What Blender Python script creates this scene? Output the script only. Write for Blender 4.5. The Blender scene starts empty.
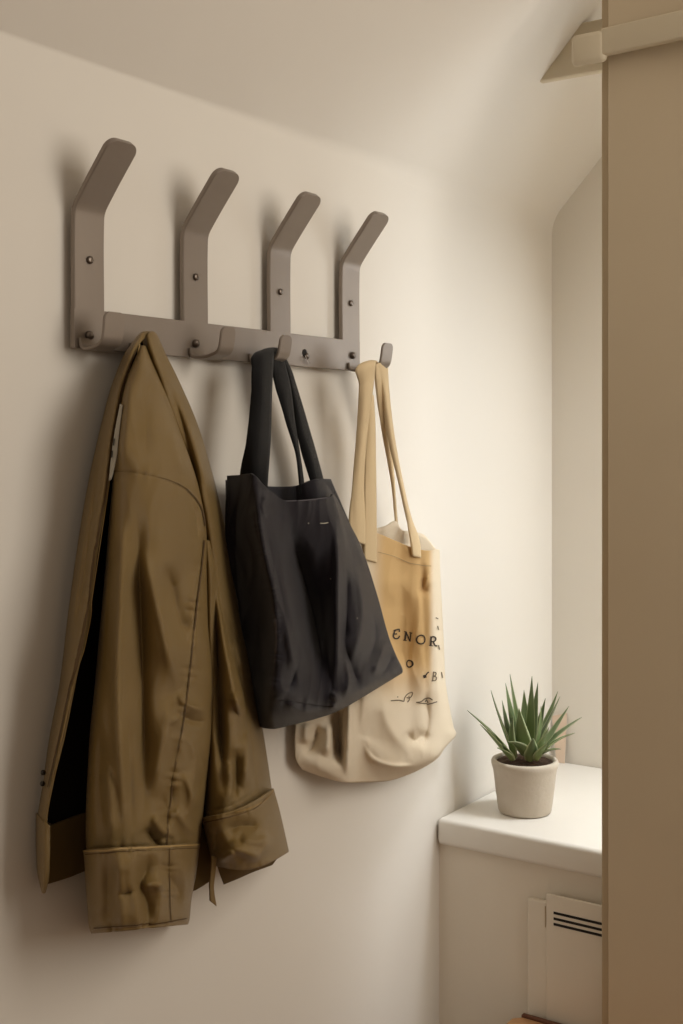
import bpy, bmesh, math, random
import numpy as np
from mathutils import Vector, noise
from mathutils.bvhtree import BVHTree

random.seed(7)
# ------------------------------------------------------------------ space
# wall with the rack: plane Y=0 (room at Y<0), +X runs along it to the window niche, Z up
D = 1.1            # camera distance to that wall
H = 1.45           # camera height
F, CX, HY = 1239.0, 341.5, 440.0
TH = math.radians(34.4)
CAM = Vector((0, -D, H))
VIEW = Vector((math.cos(TH), math.sin(TH), 0))
RIGHT = Vector((math.sin(TH), -math.cos(TH), 0))
UP = Vector((0, 0, 1))
scene = bpy.context.scene
col = scene.collection

def ray(px, py):
    return VIEW + RIGHT * ((px - CX) / F) + UP * ((HY - py) / F)
def P(px, py, off=0.0):            # point at distance off from the rack wall
    d = ray(px, py)
    return CAM + d * ((D - off) / d.y)
def PX(px, py, X):                 # point on plane X
    d = ray(px, py)
    return CAM + d * (X / d.x)
def PZ(px, py, z):
    d = ray(px, py)
    return CAM + d * ((z - H) / d.z)
def PT(px, py, t):                 # point at depth t
    return CAM + ray(px, py) * t

# ------------------------------------------------------------------ helpers
def link(name, me, mats, parent=None):
    o = bpy.data.objects.new(name, me)
    col.objects.link(o)
    if not isinstance(mats, (list, tuple)):
        mats = [mats]
    for m in mats:
        me.materials.append(m)
    if parent is not None:
        o.parent = parent
        o.matrix_parent_inverse = parent.matrix_world.inverted()
    return o
def build(name, verts, faces, mat, parent=None, smooth=True):
    me = bpy.data.meshes.new(name)
    me.from_pydata([tuple(v) for v in verts], [], faces)
    me.validate()
    bm = bmesh.new(); bm.from_mesh(me)
    bmesh.ops.recalc_face_normals(bm, faces=bm.faces)
    bm.to_mesh(me); bm.free()
    if smooth:
        me.polygons.foreach_set('use_smooth', [True] * len(me.polygons))
    return link(name, me, mat, parent)
def empty(name, loc, label, cat, group=None):
    o = bpy.data.objects.new(name, None)
    o.empty_display_size = 0.05
    col.objects.link(o)
    o.location = loc
    bpy.context.view_layer.update()
    tag(o, label, cat, group)
    return o
def tag(o, label, cat, group=None):
    o['label'] = label; o['category'] = cat
    if group: o['group'] = group
def struct(o):
    o['kind'] = 'structure'
    return o
def bevel(o, w, seg=3):
    m = o.modifiers.new('bevel', 'BEVEL'); m.width = w; m.segments = seg; m.limit_method = 'ANGLE'
    m.angle_limit = math.radians(40)
    return o
def solid(o, t, offset=0):
    m = o.modifiers.new('solid', 'SOLIDIFY'); m.thickness = t; m.offset = offset
    return o
def box(name, lo, hi, mat, parent=None, bev=0.0, smooth=True):
    x0, y0, z0 = lo; x1, y1, z1 = hi
    v = [(x0,y0,z0),(x1,y0,z0),(x1,y1,z0),(x0,y1,z0),(x0,y0,z1),(x1,y0,z1),(x1,y1,z1),(x0,y1,z1)]
    f = [(0,3,2,1),(4,5,6,7),(0,1,5,4),(1,2,6,5),(2,3,7,6),(3,0,4,7)]
    o = build(name, v, f, mat, parent, smooth=bev > 0)
    if bev: bevel(o, bev)
    return o
def grid_faces(nr, nc, base=0, closed=False):
    f = []
    for r in range(nr - 1):
        for c in range(nc if closed else nc - 1):
            c2 = (c + 1) % nc
            f.append((base + r*nc + c, base + r*nc + c2, base + (r+1)*nc + c2, base + (r+1)*nc + c))
    return f
def crom(pts, n, d=None):
    """smooth resample of an (k,d) array; d: optional knot spacing"""
    pts = np.asarray(pts, float)
    k = len(pts)
    if k == 2:
        t = np.linspace(0, 1, n)[:, None]
        return pts[0] * (1 - t) + pts[1] * t
    # chord-length parameter, monotone-ish cubic (finite difference tangents, limited)
    if d is None:
        d = np.maximum(np.linalg.norm(np.diff(pts[:, :2].reshape(k, -1), axis=0), axis=1), 1e-6)
    s = np.concatenate([[0], np.cumsum(d)])
    sl = np.diff(pts, axis=0) / d[:, None]
    m = np.zeros_like(pts)
    m[0], m[-1] = sl[0], sl[-1]
    for i in range(1, k - 1):
        w0, w1 = d[i], d[i - 1]
        m[i] = (sl[i - 1] * w0 + sl[i] * w1) / (w0 + w1)
    u = np.linspace(0, s[-1], n)
    i = np.clip(np.searchsorted(s, u, side='right') - 1, 0, k - 2)
    h = d[i][:, None]; t = ((u - s[i]) / d[i])[:, None]
    return ((2*t**3 - 3*t**2 + 1) * pts[i] + (t**3 - 2*t**2 + t) * h * m[i]
            + (-2*t**3 + 3*t**2) * pts[i+1] + (t**3 - t**2) * h * m[i+1])
def fold_field(px, py, folds):
    """sum of soft ridges (polyline, width px, height m) evaluated at pixel arrays"""
    out = np.zeros_like(px)
    for pts, w, a in folds:
        pts = crom(pts, max(12, 4 * len(pts)))
        best = np.full(px.shape, 1e9); tt = np.zeros_like(px)
        n = len(pts) - 1
        for i in range(n):
            ax, ay = pts[i][:2]; bx, by = pts[i + 1][:2]
            dx, dy = bx - ax, by - ay
            L = dx*dx + dy*dy + 1e-9
            t = np.clip(((px - ax)*dx + (py - ay)*dy) / L, 0, 1)
            d2 = (px - ax - t*dx)**2 + (py - ay - t*dy)**2
            k = d2 < best
            best = np.where(k, d2, best); tt = np.where(k, (i + t) / n, tt)
        e_ = np.clip(np.minimum(tt, 1 - tt) / .3, 0, 1); env = e_ * e_ * (3 - 2 * e_)
        e0 = .35 * w; out += a * 1.45 * np.exp(-(np.sqrt(best + e0*e0) - e0) / (1.05 * w)) * env
    return out
def pucker_field(px, py, seams):
    """small gathers across a sewn edge: (polyline px, reach px, wavelength px, height m)"""
    out = np.zeros_like(px)
    for pts, w, wl, a in seams:
        pts = crom(pts, max(12, 5 * len(pts)))
        best = np.full(px.shape, 1e9); ss = np.zeros_like(px); acc = 0.
        for i in range(len(pts) - 1):
            ax, ay = pts[i][:2]; bx, by = pts[i + 1][:2]
            dx, dy = bx - ax, by - ay; L = dx*dx + dy*dy + 1e-9
            t = np.clip(((px - ax)*dx + (py - ay)*dy) / L, 0, 1)
            d2 = (px - ax - t*dx)**2 + (py - ay - t*dy)**2
            k = d2 < best
            best = np.where(k, d2, best); ss = np.where(k, acc + t*math.sqrt(L), ss); acc += math.sqrt(L)
        ph = 2*np.pi*ss/wl
        out += a * (np.sin(ph + 1.7*np.sin(ph*.37 + 1)) * (.6 + .4*np.sin(ph*.23))) * np.exp(-best/(2*w*w))
        out -= a * .9 * np.exp(-best/(2*1.1*1.1))
    return out
def wrinkle(px, py, amp, sx=22., sy=70., seed=0., shear=0.0):
    out = np.zeros_like(px)
    it = np.nditer([px, py, out], op_flags=[['readonly'], ['readonly'], ['writeonly']])
    for a, b, o in it:
        v = Vector(((float(a) + shear * float(b)) / sx, float(b) / sy, seed))
        v.x += .6 * noise.noise(Vector((float(a) / 40, float(b) / 50, seed + 9)))
        o[...] = .55 * noise.noise(v) + .45 * (0.55 - 2.0 * abs(noise.noise(v * 1.35 + Vector((5, 3, 1))))) + 0.12 * noise.noise(v * 3.1)
    return out * amp
BV = {}
LAST = []
def cloth_from_fields(name, px, py, off, mat, parent=None, thick=0.0015, close=None, smooth=True):
    nr, nc = px.shape
    verts = [P(px[r, c], py[r, c], off[r, c]) for r in range(nr) for c in range(nc)]
    faces = grid_faces(nr, nc)
    o = build(name, verts, faces, mat, parent, smooth)
    if thick: solid(o, thick, 0)
    BV.setdefault(name, []).append((BVHTree.FromPolygons([tuple(v) for v in verts], faces), o))
    return o
def patch(name, rows, nr, nc, mat, parent=None, folds=(), wr=None, thick=0.0015, seams=()):
    """rows: list of rows of control points (px,py,off), same count per row"""
    g = np.array(rows, float)                             # k,m,3
    dc = np.maximum(np.linalg.norm(np.diff(g[:, :, :2], axis=1), axis=2).mean(0), .3)
    dr = np.maximum(np.linalg.norm(np.diff(g[:, :, :2], axis=0), axis=2).mean(1), .3)
    a = np.array([crom(r, nc, dc) for r in g])            # k,nc,3
    b = np.array([crom(a[:, c], nr, dr) for c in range(nc)])  # nc,nr,3
    px, py, off = b[:, :, 0].T.copy(), b[:, :, 1].T.copy(), b[:, :, 2].T.copy()
    LAST[:] = [px, py]
    off = off + fold_field(px, py, folds) + pucker_field(px, py, seams)
    if wr: off = off + wrinkle(px, py, *wr)
    return cloth_from_fields(name, px, py, off, mat, parent, thick)
def sleeve(name, rows, nr, nc, mat, parent=None, folds=(), wr=None, a0=-35, a1=215, power=1.0, thick=0.0015, seams=(), sag=(0, 0)):
    """rows: (xL,yL,xR,yR,off at the edges, bulge): a hanging rounded cloth tube, open at the wall side"""
    r = crom(np.array([[q[0], q[1], q[2], q[3], q[4], q[5]] for q in rows], float), nr)
    ph = np.radians(np.linspace(a0, a1, nc))
    cx = np.sign(np.cos(ph)) * np.abs(np.cos(ph)) ** power
    t = (0.5 - 0.5 * cx)[None, :]
    px = r[:, 0:1] * (1 - t) + r[:, 2:3] * t
    py = r[:, 1:2] * (1 - t) + r[:, 3:4] * t
    py = py + np.linspace(sag[0], sag[1], nr)[:, None] * np.sin(np.pi * np.clip(t, 0, 1))
    off = r[:, 4:5] + r[:, 5:6] * np.sin(ph)[None, :]
    front = np.clip(np.sin(ph), 0, 1)[None, :] ** 0.5
    off = off + (fold_field(px, py, folds) + pucker_field(px, py, seams)) * front
    if wr: off = off + wrinkle(px, py, *wr) * front
    return cloth_from_fields(name, px, py, off, mat, parent, thick)
def ribbon(name, L, R, off, n, mat, parent=None, thick=0.003, nc=7, bow=0.0, seed=1.0):
    """a strap: left edge pts, right edge pts in pixels, off along it [start..end]"""
    l = crom(np.array(L, float), n); r = crom(np.array(R, float), n)
    o = crom(np.array([[i, v] for i, v in enumerate(off)], float), n)[:, 1]
    t = np.linspace(0, 1, nc)[None, :]
    px = l[:, 0:1]*(1-t) + r[:, 0:1]*t; py = l[:, 1:2]*(1-t) + r[:, 1:2]*t
    of = o[:, None] + bow * np.sin(np.pi * t) + wrinkle(px, py, 0.0012, 12, 40, seed)
    return cloth_from_fields(name, px, py, of, mat, parent, thick)
def stroke(name, lines, width, target, mat, parent=None, lift=0.0022, step=2.0, glyph=False):
    """thin ribbons that lie on a cloth surface (stitching, print); lines in pixels; children of the cloth part"""
    def hit(x, y):
        d = ray(x, y).normalized(); best = None
        for T, o in BV[target]:
            h = T.ray_cast(CAM, d)
            if h[0] is not None and (best is None or h[3] < best[3]): best = (h[0], h[1], o, h[3])
        if best is None: return None
        n = best[1] if best[1].dot(d) < 0 else -best[1]
        return best[0] + n * lift, best[2]
    verts, faces, own = [], [], None
    for ln in lines:
        if not glyph: verts, faces, own = [], [], None
        w = width
        if isinstance(ln[0], (int, float)): w, ln = ln
        a = np.array(ln, float)
        n = max(2, int(np.linalg.norm(np.diff(a, axis=0), axis=1).sum() / step) + 1)
        if len(a) > 2: n = max(n, 3 * len(a))
        q = crom(a, n)
        tg = np.gradient(q, axis=0); tg /= np.maximum(np.linalg.norm(tg, axis=1), 1e-6)[:, None]
        nm = np.stack([-tg[:, 1], tg[:, 0]], 1) * w / 2
        prev = None
        for i in range(n):
            A, B = hit(*(q[i] + nm[i])), hit(*(q[i] - nm[i]))
            if A is None or B is None: continue
            own = own or A[1]
            verts += [A[0], B[0]]; k = len(verts)
            if prev is not None: faces.append((prev, prev + 1, k - 1, k - 2))
            prev = k - 2
        if not glyph and faces: build(name, verts, faces, mat, own)
    if glyph and faces: build(name, verts, faces, mat, own)

# ------------------------------------------------------------------ materials
def srgb(r, g, b):
    return tuple(((c/255)/12.92 if c/255 <= .04045 else ((c/255+.055)/1.055)**2.4) for c in (r, g, b)) + (1,)
def mat(name, c, rough=0.6, metal=0.0, c2=None, nscale=6.0, bump=0.0, bscale=200.0, sheen=0.0, spec=0.5,
        weave=0.0, wscale=900.0, trans=0.0, stretch=(1,1,1)):
    m = bpy.data.materials.new(name); m.use_nodes = True
    nt = m.node_tree; N = nt.nodes; Lk = nt.links
    b = N['Principled BSDF']
    b.inputs['Roughness'].default_value = rough
    b.inputs['Metallic'].default_value = metal
    b.inputs['Specular IOR Level'].default_value = spec
    if sheen:
        b.inputs['Sheen Weight'].default_value = sheen
        b.inputs['Sheen Roughness'].default_value = 0.4
    tc = N.new('ShaderNodeTexCoord')
    mp = N.new('ShaderNodeMapping'); mp.inputs['Scale'].default_value = stretch
    Lk.new(tc.outputs['Object'], mp.inputs['Vector'])
    n1 = N.new('ShaderNodeTexNoise'); n1.inputs['Scale'].default_value = nscale; n1.inputs['Detail'].default_value = 5
    Lk.new(mp.outputs[0], n1.inputs['Vector'])
    mix = N.new('ShaderNodeMix'); mix.data_type = 'RGBA'
    mix.inputs['A'].default_value = c
    mix.inputs['B'].default_value = c2 if c2 else tuple(x * 0.92 for x in c[:3]) + (1,)
    Lk.new(n1.outputs['Fac'], mix.inputs['Factor'])
    Lk.new(mix.outputs['Result'], b.inputs['Base Color'])
    if bump or weave:
        bp = N.new('ShaderNodeBump'); bp.inputs['Strength'].default_value = 1.0
        bp.inputs['Distance'].default_value = bump if bump else weave
        if weave:
            w1 = N.new('ShaderNodeTexWave'); w1.inputs['Scale'].default_value = wscale; w1.bands_direction = 'Z'
            w2 = N.new('ShaderNodeTexWave'); w2.inputs['Scale'].default_value = wscale; w2.bands_direction = 'X'
            ad = N.new('ShaderNodeMath'); ad.operation = 'ADD'
            n2 = N.new('ShaderNodeTexNoise'); n2.inputs['Scale'].default_value = bscale; n2.inputs['Detail'].default_value = 3
            ad2 = N.new('ShaderNodeMath'); ad2.operation = 'ADD'
            for w in (w1, w2, n2): Lk.new(tc.outputs['Object'], w.inputs['Vector'])
            Lk.new(w1.outputs['Fac'], ad.inputs[0]); Lk.new(w2.outputs['Fac'], ad.inputs[1])
            Lk.new(ad.outputs[0], ad2.inputs[0]); Lk.new(n2.outputs['Fac'], ad2.inputs[1])
            Lk.new(ad2.outputs[0], bp.inputs['Height'])
        else:
            n2 = N.new('ShaderNodeTexNoise'); n2.inputs['Scale'].default_value = bscale; n2.inputs['Detail'].default_value = 4
            Lk.new(mp.outputs[0], n2.inputs['Vector'])
            Lk.new(n2.outputs['Fac'], bp.inputs['Height'])
        Lk.new(bp.outputs['Normal'], b.inputs['Normal'])
    if trans:
        out = N['Material Output']
        tr = N.new('ShaderNodeBsdfTranslucent'); Lk.new(mix.outputs['Result'], tr.inputs['Color'])
        ms = N.new('ShaderNodeMixShader'); ms.inputs[0].default_value = trans
        Lk.new(b.outputs[0], ms.inputs[1]); Lk.new(tr.outputs[0], ms.inputs[2])
        Lk.new(ms.outputs[0], out.inputs['Surface'])
    return m
M = {}
M['wall'] = mat('warm_white_plaster', srgb(224, 219, 211), 0.75, c2=srgb(220, 214, 205), nscale=2.5, bump=0.00015, bscale=40, spec=0.2)
M['panel'] = mat('painted_panel', srgb(230, 221, 206), 0.55, bump=0.0002, bscale=90, spec=0.3)
M['shelf'] = mat('white_shelf_paint', srgb(232, 227, 218), 0.4, bump=0.0002, bscale=50, spec=0.4)
M['post'] = mat('beige_paint', srgb(206, 190, 164), 0.6, bump=0.0002, bscale=40, spec=0.25)
M['post_edge'] = mat('beige_paint_edge', srgb(186, 168, 140), 0.6, spec=0.25)
M['rail'] = mat('off_white_paint', srgb(208, 196, 172), 0.5, spec=0.3)
M['floor'] = mat('wood_floor', srgb(150, 110, 72), 0.5, c2=srgb(120, 82, 50), nscale=4, stretch=(1, 12, 1))
M['metal'] = mat('bronze_metal', srgb(142, 131, 121), 0.40, 0.35, c2=srgb(132, 121, 112), nscale=30, bump=0.00008, bscale=900, stretch=(1, 1, .15))
M['screw'] = mat('screw_metal', srgb(120, 110, 102), 0.3, 0.9)
M['hole'] = mat('dark_slot', srgb(22, 18, 15), 0.8)
M['coat'] = mat('olive_coat_cloth', srgb(130, 106, 60), 0.38, c2=srgb(117, 93, 49), nscale=9, sheen=0.05, weave=0.00010, wscale=700, bscale=300, spec=0.55)
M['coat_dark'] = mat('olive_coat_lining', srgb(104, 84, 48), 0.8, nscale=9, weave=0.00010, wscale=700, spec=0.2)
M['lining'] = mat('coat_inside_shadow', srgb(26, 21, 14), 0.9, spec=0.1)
M['facing'] = mat('grey_facing', srgb(170, 164, 150), 0.8)
M['thread'] = mat('dark_olive_thread', srgb(84, 62, 32), 0.8)
M['edge'] = mat('olive_edge', srgb(158, 130, 82), 0.6)
M['button'] = mat('dark_button', srgb(40, 34, 26), 0.4)
M['navy'] = mat('black_navy_canvas', srgb(30, 26, 35), 0.52, c2=srgb(24, 21, 29), nscale=14, sheen=0.22, weave=0.00018, wscale=420, bscale=260, spec=0.3)
M['navy_strap'] = mat('black_navy_webbing', srgb(20, 20, 22), 0.7, sheen=0.1, weave=0.00015, wscale=500, bscale=200, spec=0.2)
M['navy_thread'] = mat('navy_thread', srgb(28, 26, 31), 0.8)
M['navy_edge'] = mat('navy_edge', srgb(84, 80, 86), 0.8)
M['cream'] = mat('cream_canvas', srgb(243, 230, 208), 0.85, c2=srgb(238, 222, 196), nscale=6, weave=0.00016, wscale=420, bscale=220, spec=0.15, trans=0.15)
M['cream_strap'] = mat('cream_webbing', srgb(232, 208, 168), 0.85, weave=0.00015, wscale=500, bscale=200, spec=0.15)
M['cream_pale'] = mat('pale_cream_canvas', srgb(238, 228, 208), 0.85, weave=0.00015, wscale=420, bscale=200, spec=0.15)
M['ink'] = mat('dark_print', srgb(52, 40, 28), 0.8)
M['ink_soft'] = mat('faded_print', srgb(110, 95, 74), 0.85)
M['cream_thread'] = mat('tan_thread', srgb(190, 160, 118), 0.85)
M['pot'] = mat('pale_concrete', srgb(206, 196, 182), 0.85, c2=srgb(188, 176, 160), nscale=22, bump=0.0008, bscale=160, spec=0.2)
M['soil'] = mat('soil', srgb(96, 70, 52), 0.95, c2=srgb(52, 36, 26), nscale=120, bump=0.003, bscale=200)
M['heater'] = mat('heater_enamel', srgb(224, 214, 198), 0.4, spec=0.35)
M['wood'] = mat('oiled_wood', srgb(182, 138, 94), 0.45, c2=srgb(158, 112, 70), nscale=9, stretch=(1, 10, 10))
M['wood_dark'] = mat('dark_wood_edge', srgb(104, 60, 34), 0.5, c2=srgb(84, 46, 26), nscale=9, stretch=(1, 10, 10))
M['peach'] = mat('peach_card', srgb(222, 200, 180), 0.8)

def leaf_material():
    m = bpy.data.materials.new('succulent_leaf'); m.use_nodes = True
    nt = m.node_tree; N = nt.nodes; Lk = nt.links; b = N['Principled BSDF']
    b.inputs['Roughness'].default_value = 0.42; b.inputs['Specular IOR Level'].default_value = 0.4
    at = N.new('ShaderNodeAttribute'); at.attribute_name = 'edge'
    al = N.new('ShaderNodeAttribute'); al.attribute_name = 'along'
    oi = N.new('ShaderNodeObjectInfo')
    r1 = N.new('ShaderNodeValToRGB')
    r1.color_ramp.elements[0].position = 0.0; r1.color_ramp.elements[0].color = srgb(144, 156, 102)
    r1.color_ramp.elements[1].position = 1.0; r1.color_ramp.elements[1].color = srgb(92, 106, 68)
    e = r1.color_ramp.elements.new(0.4); e.color = srgb(112, 130, 84)
    Lk.new(al.outputs['Fac'], r1.inputs['Fac'])
    mx = N.new('ShaderNodeMix'); mx.data_type = 'RGBA'
    mx.inputs['B'].default_value = srgb(196, 204, 160)
    rp = N.new('ShaderNodeMapRange'); rp.inputs['From Min'].default_value = 0.70; rp.inputs['From Max'].default_value = 1.0; rp.inputs['To Max'].default_value = 0.85
    Lk.new(at.outputs['Fac'], rp.inputs['Value']); Lk.new(rp.outputs[0], mx.inputs['Factor'])
    hs = N.new('ShaderNodeHueSaturation')
    vm = N.new('ShaderNodeMapRange'); vm.inputs['To Min'].default_value = 0.75; vm.inputs['To Max'].default_value = 1.2
    Lk.new(oi.outputs['Random'], vm.inputs['Value']); Lk.new(vm.outputs[0], hs.inputs['Value'])
    Lk.new(r1.outputs[0], hs.inputs['Color']); Lk.new(hs.outputs[0], mx.inputs['A'])
    Lk.new(mx.outputs['Result'], b.inputs['Base Color'])
    return m
M['leaf'] = leaf_material()

# ------------------------------------------------------------------ the setting
XB = 2.168 * D                      # back wall of the niche
XS = 1.727 * D                      # front edge of the shelf
ZS = H - 0.607 * D                  # shelf top
ZC = H + 0.416 * D                  # crease wall / sloped ceiling
KS = 1.09                           # ceiling slope
XL = -0.9
struct(box('floor', (XL, -2.6, -0.1), (XB + .1, 0.1, 0.0), M['floor']))
struct(box('wall_left', (XL, 0.0, 0.0), (XB + .1, 0.12, ZC - .003), M['wall']))
struct(box('wall_back', (XB, -1.6, 0.0), (XB + .1, 0.0, 3.0), M['wall']))
# sloped ceiling with a soft rounded crease towards the niche
ys = 1.25
def slope():
    verts, faces = [], []
    nx, prof = 40, []
    for i in range(nx + 1):
        x = XL + (XB + .1 - XL) * i / nx
        r = 0.003 + 0.030 * min(1, max(0, (x - 1.2) / 1.2))     # crease softens towards the niche
        row = []
        # wall tangent point (0, ZC-r'), slope tangent point
        s = Vector((-1, KS)).normalized()
        A = Vector((0.0, ZC - r)); B = Vector((s.x * r, ZC + s.y * r)); C = Vector((0, ZC))
        for k in range(13):
            t = k / 12
            q = A*(1-t)**2 + C*2*t*(1-t) + B*t*t
            row.append((x, q.x , q.y))
        row.append((x, -ys * .5, ZC + KS * ys * .5)); row.append((x, -ys, ZC + KS * ys))
        row.append((x, -ys, ZC + KS * ys + .1)); row.append((x, .12, ZC + .12)); row.append((x, .12, ZC - r))
        verts += row
    n = len(row)
    faces = grid_faces(nx + 1, n, closed=True)
    faces.append(tuple(range(n))); faces.append(tuple(range(nx*n, nx*n + n)))
    return verts, faces
v, f = slope()
o = struct(build('ceiling', v, f, M['wall'])); md = o.modifiers.new('es', 'EDGE_SPLIT'); md.split_angle = math.radians(45)
# shelf panel below, the white shelf board
XPN = 1.740 * D
struct(box('wall_under_shelf', (XPN, -1.6, 0.0), (XPN + .04, 0.0, ZS - .04), M['panel']))
# window in the right part of the niche's back wall
struct(box('window_1', (XB - .02, -1.27, 1.02), (XB - .0005, -.46, 1.06), M['shelf'], bev=.003))
for lo, hi in (((XB - .02, -1.27, 1.92), (XB - .0005, -.46, 1.96)), ((XB - .02, -.50, 1.0605), (XB - .0005, -.46, 1.9195)), ((XB - .02, -1.27, 1.0605), (XB - .0005, -1.23, 1.9195))):
    struct(box('window_1', lo, hi, M['shelf'], bev=.003))
sh = box('window_shelf', (XS, -1.55, ZS - 0.046), (XB - .001, -0.003, ZS), M['shelf'], bev=0.008)
tag(sh, 'thick white painted shelf board with a rounded front edge under the potted plant', 'shelf')
# right-hand partition: front board + set back edge strip
XP = 1.660 * D
pE = PX(608, 500, XP); pS = PX(601.2, 500, XP + .012)
struct(box('wall_right', (XP, -2.4, 0.0), (XP + .012, pE.y, 3.0), M['post'], bev=0.002))
struct(box('trim_1', (XP + .0121, -2.4, 0.0), (XP + .035, pS.y, 3.0), M['post_edge'], bev=0.003))
# ceiling beam running out of the slope behind the partition
bz0, bz1, bx = H + .572 * D, H + .653 * D, 1.81 * D
y0, y1 = -(bz0 - ZC) / KS, -(bz1 - ZC) / KS
vb = [(bx, y0 + .02, bz0 - .0), (bx, y1 + .02, bz1), (bx, -1.5, bz1), (bx, -1.5, bz0)]
vb += [(x + .018, y, z) for x, y, z in vb]
struct(bevel(build('trim_2', vb, [(0,1,2,3),(4,7,6,5),(0,4,5,1),(1,5,6,2),(2,6,7,3),(3,7,4,0)], M['rail']), .004))
# rail across the top of the partition with a rounded end block
rail = empty('rail', PX(640, 40, XP - .01), 'off-white rail with a rounded end block fixed across the top of the beige partition', 'rail')
ra = PX(608, 43.5, XP - .012); rb = PX(683, 24.5, XP - .022)
dirr = (rb - ra); dirr.z = 0; rb = ra + dirr * 3.2
nrm = Vector((dirr.y, -dirr.x, 0)).normalized()
if nrm.x > 0: nrm = -nrm
def bar_between(name, a, b, h0, h1, th, m, parent, bev):
    vs = []
    for p in (a, b):
        for n_, z in ((0, h0), (0, h1), (th, h1), (th, h0)):
            vs.append(p + nrm * n_ + UP * z)
    return bevel(build(name, vs, [(0,1,2,3),(7,6,5,4),(0,4,5,1),(1,5,6,2),(2,6,7,3),(3,7,4,0)], m, parent), bev)
bar_between('bar', ra - dirr.normalized() * .004, rb, -.0205, .0205, .016, M['rail'], rail, .003)
ea = PX(575, 51, XP - .012)
ea = Vector((ra.x, ea.y, ra.z)) 
bar_between('end_block', ea, ra + dirr.normalized() * .002, -.030, .019, .017, M['rail'], rail, .0085)

# heater under the shelf
XH = XPN - 0.014
heater = empty('convector_heater', (XPN, -.55, .35), 'off-white wall convector heater with three dark grille slots below the white shelf', 'heater')
hy0 = PX(527, 930, XH).y
hz = PX(527, 898, XH).z
box('body', (XH, -1.2, .001), (XPN - .0005, hy0, hz), M['heater'], heater, bev=.004)
fy0 = PX(546, 930, XH - .005).y; fz = PX(549, 894, XH - .005).z
cover = box('front_cover', (XH - .005, -1.2, .04), (XH - .0002, fy0, fz), M['heater'], heater, bev=.0045)
gy = PX(553.5, 915, XH - .0056).y
for ya, in ((911.5,), (917.3,), (922.8,)):
    za = PX(553.5, ya, XH - .0056).z
    box('grille_slot', (XH - .0056, -1.1, za - .0042), (XH - .0049, gy, za), M['hole'], cover)
dy = PX(544.6, 915, XH - .002).y
box('seam_gap', (XH - .0012, dy - .0016, PX(545, 927, XH).z), (XH - .0002, dy, PX(545, 906, XH).z), M['post_edge'], heater)

# wooden stool whose corner shows at the bottom edge
zst = PX(522, 1016, XH - .02).z
c0 = PZ(514, 1016, zst)
stool = empty('wooden_stool', (c0.x - .17, c0.y - .2, 0), 'light brown wooden stool with a darker back rim standing in front of the heater', 'stool')
x1 = XH - .022
vs = [(x1, c0.y - .012), (x1 - .014, c0.y), (x1 - .33, c0.y), (x1 - .345, c0.y - .015), (x1 - .345, c0.y - .40), (x1, c0.y - .40)]
n = len(vs)
seat = build('seat', [(x, y, zst - .03) for x, y in vs] + [(x, y, zst) for x, y in vs],
      [tuple(range(n))[::-1], tuple(range(n, 2*n))] + [(i, (i+1) % n, n + (i+1) % n, n + i) for i in range(n)], M['wood'], stool)
bevel(seat, .003)
box('back_rim', (x1 + .0005, c0.y - .395, zst - .03), (x1 + .010, c0.y - .010, zst + .003), M['wood_dark'], stool, bev=.002)
for sx in (x1 - .04, x1 - .31):
    for sy in (c0.y - .05, c0.y - .36):
        box('leg', (sx - .017, sy - .017, 0), (sx + .017, sy + .017, zst - .0305), M['wood'], stool, bev=.003)

# ------------------------------------------------------------------ coat rack
rack = empty('coat_rack', (1.21 * D, -.01, H + .12 * D), 'bronze grey metal wall rack with four tall bent arms and small lower hooks', 'coat rack')
O0, O1 = 0.009, 0.0165              # back and front of the flat plate
ZB0, ZB1 = H + .0989 * D, H + .1417 * D
box('crossbar', (.9327 * D, -O1, ZB0), (1.4857 * D, -O0, ZB1), M['metal'], rack, bev=.0008).modifiers['bevel'].harden_normals = True
def strip_sweep(name, X, w, path, th, m, parent, rcorner=.012, r_start=0.0, crown=.001):
    """flat metal strip of width w along X, swept along path of (off, z); rounded free end"""
    p = crom(np.array(path, float), 70)
    tg = np.gradient(p, axis=0); tg /= np.linalg.norm(tg, axis=1)[:, None]
    nm = np.stack([tg[:, 1], -tg[:, 0]], 1)
    s = np.concatenate([[0], np.cumsum(np.linalg.norm(np.diff(p, axis=0), axis=1))]); L = s[-1]
    # denser towards the rounded tip
    ss = np.concatenate([np.linspace(0, L - rcorner, 48), L - rcorner * (1 - np.sin(np.linspace(0, math.pi/2, 12)[1:]))])
    vs = []; nc = 0
    for q in ss:
        o, z = np.interp(q, s, p[:, 0]), np.interp(q, s, p[:, 1])
        no, nz = np.interp(q, s, nm[:, 0]), np.interp(q, s, nm[:, 1])
        e = L - q
        hw = w/2 if e > rcorner else w/2 - rcorner + math.sqrt(max(0, rcorner**2 - (rcorner - e)**2))
        b = min(.0012, th * .3)
        sec = [(-hw, -th/2 + b), (-hw + b, -th/2), (hw - b, -th/2), (hw, -th/2 + b), (hw, th/2 - b), (hw - b, th/2), (-hw + b, th/2), (-hw, th/2 - b)]
        nc = len(sec)
        for a, t in sec:
            vs.append(Vector((X + a, -(o + no * t), z + nz * t)))
    fs = grid_faces(len(ss), nc, closed=True)
    fs.append(tuple(range(nc))); fs.append(tuple(range(len(vs) - nc, len(vs))))
    o = build(name, vs, fs, m, parent)
    md = o.modifiers.new('es', 'EDGE_SPLIT'); md.split_angle = math.radians(28)
    return o
OM = (O0 + O1) / 2
AX = [.9553, 1.1298, 1.2977, 1.4634]
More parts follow.
